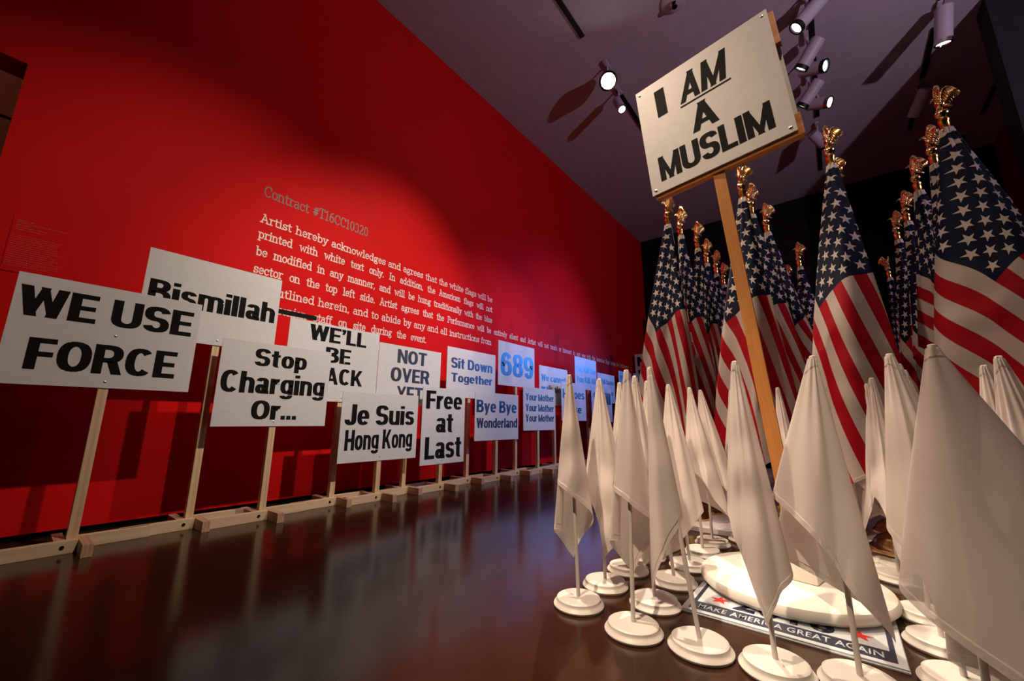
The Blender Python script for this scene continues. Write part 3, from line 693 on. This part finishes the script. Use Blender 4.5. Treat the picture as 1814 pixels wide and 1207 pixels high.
# head assembly frame from the photograph's geometry
ex = Vector((.994, -.089, .065)).normalized(); ez = Vector((-.018, -.067, 1.26)); ez = (ez - ex * ez.dot(ex)).normalized(); ey = ez.cross(ex)
HC = Vector((-.299, 1.798, 2.024))
fr = Matrix((ex, ey, ez)).transposed().to_4x4(); fr.translation = HC - Vector((DC.x, DC.y, 0))
W2, H2 = .302, .300
def hp(bm, name, mat, smooth=False):
    o = fin(bm, name, mat, st, smooth); o.matrix_local = fr; return o
hp(nbox((-W2, -.003, -H2), (W2, .003, H2), .0008), 'front_board', M['board'])
TXT = [('I', (-.205, -.165, .095, .245), 0), ('AM', (-.095, .125, .095, .245), .18), ('A', (-.065, .045, -.085, .055), 0), ('MUSLIM', (-.245, .235, -.245, -.115), 0)]
for s, q, sh in TXT: block_word(s, q, st, y=-.003, shear=sh, matrix=fr, mat=M['ink_matte'])
hp(nbox((-.10, -.0036, .076), (.125, -.003, .084)), 'underline', M['ink_matte'])
hp(nbox((-W2 + .012, .0035, -H2 - .022), (W2 + .02, .040, -H2 + .075), .002), 'slat', M['oak_x'])
hp(nbox((-W2 + .012, .0035, .12), (W2 + .02, .040, H2 - .02), .002), 'slat', M['oak_x'])
hp(nbox((-W2 + .006, .041, -H2 + .01), (W2 + .012, .047, H2 - .03), .0008), 'back_board', M['board'])
for sx in (-1, 1):
    for sz in (-1, 1):
        o = fin(lathe(bmesh.new(), [(0, .0022), (.004, .002), (.0075, 0)], 14), 'screw', M['screw'], st, True)
        o.matrix_local = fr @ Matrix.Translation((sx * (W2 - .02), -.003, sz * (H2 - .022))) @ Matrix.Rotation(pi / 2, 4, 'X')

# ================================================================== drapery
def smoothpath(knots, ph):
    """Catmull-Rom through (phi, a, b) knots"""
    n = len(knots)
    for i in range(n - 1):
        if ph <= knots[i + 1][0] or i == n - 2:
            k0, k1, k2, k3 = knots[max(i - 1, 0)], knots[i], knots[i + 1], knots[min(i + 2, n - 1)]
            u = (ph - k1[0]) / (k2[0] - k1[0]); u = max(0, min(1, u)); out = []
            for j in (1, 2):
                p0, p1, p2, p3 = k0[j], k1[j], k2[j], k3[j]
                out.append(.5 * (2 * p1 + (p2 - p0) * u + (2 * p0 - 5 * p1 + 4 * p2 - p3) * u * u + (3 * p1 - p0 - 3 * p2 + p3) * u ** 3))
            return out
def drape(name, mat, L, H, knots, parent, top, lean=(0, 0), nphi=110, nr=40, seed=0, ripple=.012, hang=.10, slv=.0, pucker=.0016, r0=.004, r1=.0075):
    """Cloth of fly L and hoist H hung by its upper hoist corner. The sheet is folded as a cone:
    the material direction phi (0 = hoist, 90 = top edge) follows the path (a, b) around the pole;
    a is to the right, b towards -Y of the local frame."""
    rnd = random.Random(seed)
    pc_ = math.degrees(math.atan2(L, H))
    phs = sorted([90 * i / nphi for i in range(nphi + 1)] + [pc_])
    me = bpy.data.meshes.new(name); V, UV, F_, HE = [], [], [], []
    p1, p2, p3 = rnd.uniform(0, 6), rnd.uniform(0, 6), rnd.uniform(0, 6)
    rmax_all = math.hypot(L, H)
    mid_a = sum(k[1] for k in knots) / len(knots); mid_b = sum(k[2] for k in knots) / len(knots)
    for ph in phs:
        r_ = RD(ph); rm = min(H / max(cos(r_), 1e-6), L / max(sin(r_), 1e-6))
        a, b = smoothpath(knots, ph)
        for j in range(nr + 1):
            f = j / nr; rho = rm * f
            q = rho / rmax_all
            k = 1 - hang * q * q
            aa = a * k + ripple * .8 * sin(r_ * 13 + p1 + 2.2 * q) * q
            bb_ = b * k + ripple * sin(r_ * 19 + p2 + 3 * q) * min(1, q * 2)
            d = Vector((aa + lean[0], -(bb_ + lean[1]), -1)).normalized()
            # gathered top: keeps the cloth off a mathematical point
            g = r0 + rho
            dn = Vector((a - mid_a, -(b - mid_b), 0)); dn = dn.normalized() if dn.length > 1e-5 else Vector((0, -1, 0))
            p = dn * r1 * (1 + .25 * sin(r_ * 31 + p1)) + d * g
            e = min(L - rho * sin(r_), H - rho * cos(r_))
            if pucker and e < .05:
                u_ = rho * (cos(r_) if e == L - rho * sin(r_) else sin(r_))
                w_ = pucker * math.exp(-abs(e - .012) / .008)
                p += Vector((0, 1, 0)) * w_ * (sin(u_ * 170 + p3) + .6 * sin(u_ * 391 + p1))
            s_, t_ = rho * sin(r_), rho * cos(r_)
            # slow buckles across the sheet
            p.y += .010 * sin(s_ * 9 + p1) * sin(t_ * 7 + p2) * q
            # small creases
            p.y += .0042 * sin(7 * sin(s_ * 5 + p3) + t_ * 23 + p1) * min(1, 2 * q)
            V.append(Vector(top) + p); UV.append((s_, t_)); HE.append((max(0, min(L - s_, H - t_, s_, t_)), 0))
    m_ = nr + 1
    for i in range(len(phs) - 1):
        for j in range(nr):
            F_.append((i * m_ + j, i * m_ + j + 1, (i + 1) * m_ + j + 1, (i + 1) * m_ + j))
    me.from_pydata([tuple(v) for v in V], [], F_)
    me.uv_layers.new(name='cloth')
    uvl = me.uv_layers['cloth']
    for lp in me.loops: uvl.data[lp.index].uv = UV[lp.vertex_index]
    he = me.uv_layers.new(name='hem')
    for lp in me.loops: he.data[lp.index].uv = HE[lp.vertex_index]
    me.materials.append(mat); me.polygons.foreach_set('use_smooth', [True] * len(me.polygons))
    me.update()
    return link(name, me, parent)

# ------------------------------------------------------------------ white flags
def base_mesh():
    P = [(0, 0), (.079, 0), (.082, .003), (.083, .008), (.080, .0125), (.0745, .016), (.0725, .021), (.0715, .0265), (.068, .0285), (.0672, .0280), (.0664, .0287), (.063, .029), (0, .0295)]
    bm = lathe(bmesh.new(), P, 56); me = bpy.data.meshes.new('base'); bmesh.ops.recalc_face_normals(bm, faces=bm.faces)
    bm.to_mesh(me); bm.free(); me.materials.append(M['white_base']); me.polygons.foreach_set('use_smooth', [True] * len(me.polygons)); me.set_sharp_from_angle(angle=RD(40))
    return me
BASE = base_mesh()
WH, WL = .365, .535
# (base x, base y), (top x, top y), left and right spread (radians), where the last, front sheet ends, style, label
def white_flag(b, tp, aL, aR, style, lb, scale=1.0, zt=.77, seed=1, yawoff=0, nphi=90, nr=30, mat='white_cloth'):
    rz = math.atan2(-b[0], b[1]) + yawoff        # local -Y looks back at the open floor in front of the flags
    th = thing('white_flag', lb, 'flag', (b[0], b[1], 0), rz, 'small white flags on round bases')
    R3 = Matrix.Rotation(-rz, 3, 'Z')
    tl = R3 @ Vector((tp[0] - b[0], tp[1] - b[1], 0)); tl.z = zt
    link('base', BASE, th)
    bm = bmesh.new(); tube(bm, [(0, 0, .027), (tl.x, tl.y, zt - .012)], .0062, 12)
    fin(bm, 'pole', M['white_pole'], th, True)
    L, H = WL * scale, WH * scale
    w_ = aR - aL; mid = (aL + aR) / 2
    if style == 'front_right':      # front sheet sweeps left to right, long corner at the right
        kn = [(0, mid, -.12), (12, aL, -.03), (30, mid - .1 * w_, .13), (46, mid + .25 * w_, .14), (58, aR, .02), (70, mid + .1 * w_, -.10), (80, aL + .15 * w_, -.13), (90, aL + .4 * w_, -.18)]
    elif style == 'front_left':     # long corner at the left
        kn = [(0, mid, -.12), (12, aR, -.03), (30, mid + .1 * w_, .13), (46, mid - .25 * w_, .14), (58, aL, .02), (70, mid - .1 * w_, -.10), (80, aR - .15 * w_, -.13), (90, aR - .4 * w_, -.18)]
    elif style == 'tip_behind':     # short front sheet, long tip hanging behind it
        kn = [(0, mid, .02), (16, aL, .06), (30, aL + .5 * w_, .15), (42, aR, .05), (52, aR - .35 * w_, -.06), (62, aL + .3 * w_, -.08), (74, aL, -.05), (84, aL + .3 * w_, .0), (90, aL + .1 * w_, .05)]
    elif style == 'tip_mid':        # long corner in the middle of the front sheet
        kn = [(0, mid, -.15), (14, aL + .2 * w_, -.12), (30, aL, .0), (45, mid - .2 * w_, .13), (56, mid, .16), (68, mid + .3 * w_, .12), (80, aR, .0), (90, mid, -.1)]
    elif style == 'wide_left':      # long corner at the left, right fold hanging low as well
        kn = [(0, mid, -.14), (20, mid + .2 * w_, -.12), (35, aR, .0), (46, mid, .14), (57, aL, .02), (68, mid - .1 * w_, -.08), (80, aR - .2 * w_, -.11), (90, mid, -.16)]
    elif style == 'wide_right':
        kn = [(0, mid, -.14), (18, mid - .2 * w_, -.12), (32, aL, .0), (45, mid, .15), (57, aR, .04), (68, mid + .1 * w_, -.08), (80, aL + .2 * w_, -.11), (90, mid, -.16)]
    else:                           # broad open sheet
        kn = [(0, aL + .1 * w_, -.02), (8, aL, .02), (30, aL + .3 * w_, .16), (50, mid + .15 * w_, .17), (72, aR - .1 * w_, .08), (84, aR, -.02), (90, aR - .1 * w_, -.08)]
    drape('cloth', M[mat], L, H, kn, th, (tl.x, tl.y, zt + .003), seed=seed, nphi=nphi, nr=nr, hang=.12)
    # the gathered hood of cloth over the pole tip
    rr_ = random.Random(seed)
    bm = bmesh.new(); n_ = 18; rings = []
    for z, r_ in ((.007, .003), (.005, .0068), (-.002, .0078), (-.016, .0082), (-.03, .009)):
        ph0 = rr_.uniform(0, 6)
        rings.append([bm.verts.new((tl.x + (r_ + .0016 * sin(5 * 2 * pi * k / n_ + ph0)) * cos(2 * pi * k / n_), tl.y + (r_ + .0016 * sin(4 * 2 * pi * k / n_ + ph0)) * sin(2 * pi * k / n_), zt + z)) for k in range(n_)])
    for a_, b_ in zip(rings, rings[1:]):
        for k in range(n_): bm.faces.new((a_[k], a_[(k + 1) % n_], b_[(k + 1) % n_], b_[k]))
    bm.faces.new(rings[0])
    fin(bm, 'sleeve_end', M['white_cloth'], th, True)
    return th

WF = [
 ((-.747, 1.288), (-.774, 1.308), -.13, .13, 'tip_behind', 'white flag at the front left corner, leftmost of all the white flags', 1.0),
 ((-.747, 1.487), (-.745, 1.50), -.16, .17, 'tip_mid', 'white flag in the left file, second from the front'),
 ((-.745, 1.690), (-.745, 1.70), -.14, .15, 'front_left', 'white flag in the left file, third from the front'),
 ((-.745, 1.900), (-.750, 1.91), -.13, .14, 'tip_mid', 'white flag in the left file, fourth from the front'),
 ((-.745, 2.110), (-.745, 2.11), -.13, .14, 'front_left', 'white flag in the left file, fifth from the front'),
 ((-.537, 1.237), (-.543, 1.30), -.16, .12, 'tip_behind', 'white flag in the front row, second from the left'),
 ((-.549, 1.450), (-.590, 1.49), -.13, .14, 'tip_mid', 'white flag directly behind the second one of the front row'),
 ((-.557, 1.680), (-.620, 1.70), -.13, .15, 'front_right', 'white flag in the second file from the left, third back'),
 ((-.560, 1.900), (-.600, 1.92), -.14, .20, 'tip_mid', 'white flag in the second file from the left, fourth back'),
 ((-.560, 2.114), (-.570, 2.16), -.12, .22, 'front_right', 'brightly lit white flag in the second file, its base in the open'),
 ((-.562, 2.310), (-.565, 2.35), -.10, .26, 'front_right', 'brightly lit white flag at the rear of the second file'),
 ((-.362, 1.263), (-.455, 1.28), -.06, .14, 'wide_left', 'white flag in the front row whose pole leans left over its base'),
 ((-.191, 1.280), (-.212, 1.30), -.13, .14, 'tip_mid', 'white flag in the front row just left of the oak post'),
 ((-.440, 2.48), (-.440, 2.48), -.16, .08, 'front_left', 'white flag half hidden behind the one left of the oak post'),
 ((-.200, 2.45), (-.215, 2.42), -.10, .12, 'tip_mid', 'narrow white flag seen right of the oak post in the rear row'),
 ((-.031, 1.326), (-.031, 1.32), -.36, .11, 'front_right', 'broad white flag in the front row right of the oak post'),
 ((.040, 2.46), (.002, 2.46), -.06, .26, 'front_right', 'white flag swept to a long point in the rear row right of the post'),
 ((.135, 2.42), (.125, 2.42), -.16, .08, 'front_left', 'slim white flag left of the tall one in the rear row'),
 ((.116, 2.270), (.127, 2.12), -.12, .10, 'tip_mid', 'white flag behind the tall one with a small bare base in view'),
 ((.156, 1.473), (.126, 1.40), -.13, .22, 'tip_mid', 'tall white flag in front of the striped cloth, left of the largest one'),
 ((.150, 1.690), (.165, 1.66), -.10, .16, 'front_right', 'white flag tip just behind the tall one'),
 ((.150, 1.900), (.195, 1.86), -.10, .18, 'front_right', 'white flag tip third behind the tall one'),
 ((.370, 1.870), (.372, 1.85), -.14, .20, 'tip_mid', 'white flag at the right with a shaded opening, behind the rightmost'),
 ((.340, 1.690), (.355, 1.62), -.12, .26, 'broad', 'white flag at the right edge with a flat folded top'),
]
for i, f_ in enumerate(WF):
    white_flag(f_[0], f_[1], f_[2], f_[3], f_[4], f_[5], seed=11 + i)
white_flag((.155, 1.235), (.176, 1.20), -.24, .42, 'wide_right', 'largest nearest white flag filling the lower right, thin cloth lit through', 1.17, zt=.758, seed=77, nphi=140, nr=50, mat='thin_cloth')

# ------------------------------------------------------------------ American flags
plat = tag(fin(nbox((-1.05, 2.52, 0), (1.2, 6.2, .028), .003), 'platform', M['platform']), 'low white platform under the gold flag bases', 'platform')

def eagle_meshes():
    bm = bmesh.new()
    # body, neck, head, beak, tail; faces +X
    def blob(c, r, seg=12):
        v = bmesh.ops.create_uvsphere(bm, u_segments=seg, v_segments=8, radius=1)['verts']
        for q in v: q.co = Vector((c[0] + q.co.x * r[0], c[1] + q.co.y * r[1], c[2] + q.co.z * r[2]))
    blob((0, 0, .034), (.019, .015, .030)); blob((.010, 0, .062), (.009, .008, .016)); blob((.016, 0, .076), (.010, .0075, .0085))
    tube(bm, [(.022, 0, .077), (.032, 0, .0745), (.0345, 0, .069)], [.0050, .0032, .0006], 8)
    for k in (-1, 0, 1):
        tube(bm, [(-.008, k * .003, .022), (-.026, k * .008, .006), (-.036, k * .011, -.006)], [.006, .006, .003], 6)
    for sy in (-1, 1):
        tube(bm, [(.004, sy * .008, .018), (.006, sy * .010, .006), (.012, sy * .011, .001)], [.006, .004, .003], 8)   # legs
        # wing: arched leading edge rising from the shoulder, feathers hanging from it
        sh = Vector((.002, sy * .010, .058)); wr = Vector((-.012, sy * .022, .112)); tp_ = Vector((-.030, sy * .032, .104))
        tube(bm, [sh, sh.lerp(wr, .5) + Vector((0, sy * .002, .008)), wr, wr.lerp(tp_, .5) + Vector((0, 0, .006)), tp_], [.007, .0075, .0075, .006, .003], 8)
        for k in range(10):
            u = k / 9
            a0 = sh.lerp(wr, u * 2) if u < .5 else wr.lerp(tp_, u * 2 - 1)
            ln = .040 + .034 * sin(pi * min(1, u * .8 + .1))
            dr = Vector((-.30 - .1 * u, sy * (.05 + .30 * u), -1)).normalized()
            tube(bm, [a0, a0 + dr * ln * .55, a0 + dr * ln], [.0052, .0056, .0014], 6)
            tube(bm, [a0 + Vector((.003, 0, 0)), a0 + Vector((.003, 0, 0)) + dr * ln * .45], [.0058, .003], 6)
    bmesh.ops.recalc_face_normals(bm, faces=bm.faces)
    e = bpy.data.meshes.new('eagle'); bm.to_mesh(e); bm.free(); e.materials.append(M['gold']); e.polygons.foreach_set('use_smooth', [True] * len(e.polygons))
    bm = lathe(bmesh.new(), [(0, .052), (.009, .050), (.017, .044), (.0215, .034), (.022, .028), (.018, .018), (.0125, .013), (.0125, .011), (0, .011)], 24)
    bmesh.ops.recalc_face_normals(bm, faces=bm.faces); g = bpy.data.meshes.new('globe'); bm.to_mesh(g); bm.free(); g.materials.append(M['gold']); g.polygons.foreach_set('use_smooth', [True] * len(g.polygons))
    bm = lathe(bmesh.new(), [(.0135, -.04), (.0165, -.038), (.0165, -.012), (.019, -.008), (.019, .002), (.015, .006), (.013, .013), (0, .013)], 24)
    bmesh.ops.recalc_face_normals(bm, faces=bm.faces); c = bpy.data.meshes.new('collar'); bm.to_mesh(c); bm.free(); c.materials.append(M['gold_smooth']); c.polygons.foreach_set('use_smooth', [True] * len(c.polygons)); c.set_sharp_from_angle(angle=RD(40))
    bm = lathe(bmesh.new(), [(0, 0), (.106, 0), (.110, .004), (.110, .018), (.104, .026), (.094, .032), (.086, .050), (.064, .072), (.040, .084), (.026, .092), (.022, .11), (.024, .125), (.020, .135), (.014, .135)], 48)
    bmesh.ops.recalc_face_normals(bm, faces=bm.faces); b = bpy.data.meshes.new('flag_base'); bm.to_mesh(b); bm.free(); b.materials.append(M['gold']); b.polygons.foreach_set('use_smooth', [True] * len(b.polygons)); b.set_sharp_from_angle(angle=RD(40))
    return e, g, c, b
EAG, GLO, COLR, GBASE = eagle_meshes()
FL, FH = 1.50, .91
def kn_A(aL, aR):   # canton corner at the left fold, top edge folded behind at the right
    w_ = aR - aL; return [(0, -.01, -.02), (18, aL - .01, -.03), (34, aL + .35 * w_, -.14), (48, aL, -.02), (58, aL + .25 * w_, .10), (70, aL + .62 * w_, .13), (82, aR, .0), (90, aR - .25 * w_, -.10)]
def kn_B(aL, aR):   # broad front: lower hoist at the left, canton corner in the middle
    w_ = aR - aL; return [(0, aL + .3 * w_, -.04), (14, aL, -.02), (30, aL + .22 * w_, .09), (46, aL + .48 * w_, .13), (58, aL + .68 * w_, .12), (74, aR, .02), (84, aR - .15 * w_, -.08), (90, aR - .3 * w_, -.12)]
def kn_C(aL, aR):   # narrow bundle with the canton corner hanging as a tip
    w_ = aR - aL; return [(0, 0, -.06), (14, aR, -.04), (30, aL + .3 * w_, -.10), (42, aL, .0), (52, aL + .25 * w_, .09), (62, aL + .55 * w_, .04), (74, aL + .70 * w_, .10), (86, aR, .03), (90, aR - .1 * w_, -.04)]
def kn_D(aL, aR):   # broad front seen from the canton corner, stripes sloping down to the right
    w_ = aR - aL; return [(0, 0, -.06), (16, aR * .3, -.13), (35, aL, -.01), (51, aL + .5 * w_, .12), (66, aR - .15 * w_, .10), (80, aR, 0), (90, aR - .3 * w_, -.10)]
def us_flag(x, y, kn, lb, eag=0, seed=1, zt=2.2, dz=0):
    rz = math.atan2(-x, y)
    th = thing('american_flag', lb, 'flag', (x, y, .028), rz, 'full size American flags on gold bases')
    z = zt - .028
    link('base', GBASE, th)
    bm = bmesh.new(); tube(bm, [(0, 0, .12), (0, 0, z - .175)], .0125, 16); fin(bm, 'pole', M['silver'], th, True)
    SCL = 1.38
    c = link('collar', COLR, th, (0, 0, z - .165)); c.scale = (1.15,) * 3
    g = link('globe', GLO, th, (0, 0, z - .165)); g.scale = (1.2,) * 3
    e = link('eagle', EAG, th, (0, 0, z - .107), (0, 0, eag)); e.scale = (1.05, 1.05, 1.0)
    zc = z - .20
    # cloth hangs on the near side of the pole
    drape('cloth', M['flag_cloth'], FL, FH, kn, th, (0, -.016, zc), seed=seed, nphi=120, nr=44, ripple=.022, hang=.14, pucker=.001, r0=.02, r1=.016)
    bm = bmesh.new()
    n_, m_ = 20, 8
    rv = [[bm.verts.new(((.010 + .003 * cos(2 * pi * j / m_)) * cos(2 * pi * i / n_), .003 * sin(2 * pi * j / m_) - .030, (.010 + .003 * cos(2 * pi * j / m_)) * sin(2 * pi * i / n_))) for j in range(m_)] for i in range(n_)]
    for i in range(n_):
        for j in range(m_): bm.faces.new((rv[i][j], rv[(i + 1) % n_][j], rv[(i + 1) % n_][(j + 1) % m_], rv[i][(j + 1) % m_]))
    fin(bm, 'grommet', M['gold_smooth'], th, True, (0, 0, zc - .03))
    return th
US = [
 (-.77, 2.74, kn_C(-.24, .09), 'American flag at the front left, blue canton hanging as a point', 3.0),
 (-.75, 2.97, kn_A(-.06, .12), 'American flag in the left file, second from the front', 2.9),
 (-.71, 3.29, kn_C(-.12, .12), 'American flag in the left file, third from the front', 2.8),
 (-.73, 3.67, kn_A(-.07, .12), 'American flag in the left file, fourth from the front', 2.9),
 (-.72, 3.99, kn_C(-.08, .12), 'American flag in the left file, fifth from the front', 3.1),
 (-.73, 4.37, kn_A(-.08, .12), 'American flag in the left file, rearmost', 2.8),
 (-.29, 2.68, kn_A(-.20, .10), 'American flag directly behind the oak post in the front rank', 2.4),
 (-.28, 2.95, kn_A(-.05, .16), 'American flag second back behind the oak post, pole bare at its top', 3.0),
 (-.23, 3.31, kn_B(-.08, .20), 'American flag third back, right of the oak post', 2.7),
 (-.22, 4.83, kn_C(-.10, .16), 'small distant American flag in the dark gap, lower of the two', 3.0),
 (-.09, 4.27, kn_A(-.12, .16), 'distant American flag in the dark gap with a bluish lit pole', 2.8),
 (.15, 2.60, kn_A(-.20, .09), 'American flag with a tall star field, centre of the front rank', 2.5),
 (.18, 2.98, kn_A(-.06, .08), 'American flag hidden behind the centre one, only its eagle wing showing', 3.3),
 (.58, 2.60, kn_D(-.18, .24), 'largest American flag at the right with its canton spread wide', 2.5),
 (.59, 2.95, kn_A(-.10, .14), 'American flag directly behind the largest right one', 2.9),
 (.56, 3.25, kn_B(-.12, .20), 'American flag in the right file, third back, striped edge showing', 2.7),
 (.56, 3.73, kn_A(-.08, .16), 'American flag in the right file, fourth back, bare pole and white heading', 2.8),
 (.54, 4.07, kn_A(-.10, .14), 'American flag in the right file, fifth back', 3.0),
 (.57, 5.13, kn_C(-.08, .12), 'American flag at the rear of the right file, eagle with spread wings', 0.4 - pi / 2),
]
for i, (x, y, kn, lb, eg) in enumerate(US):
    us_flag(x, y, kn, lb, eg, seed=40 + i)
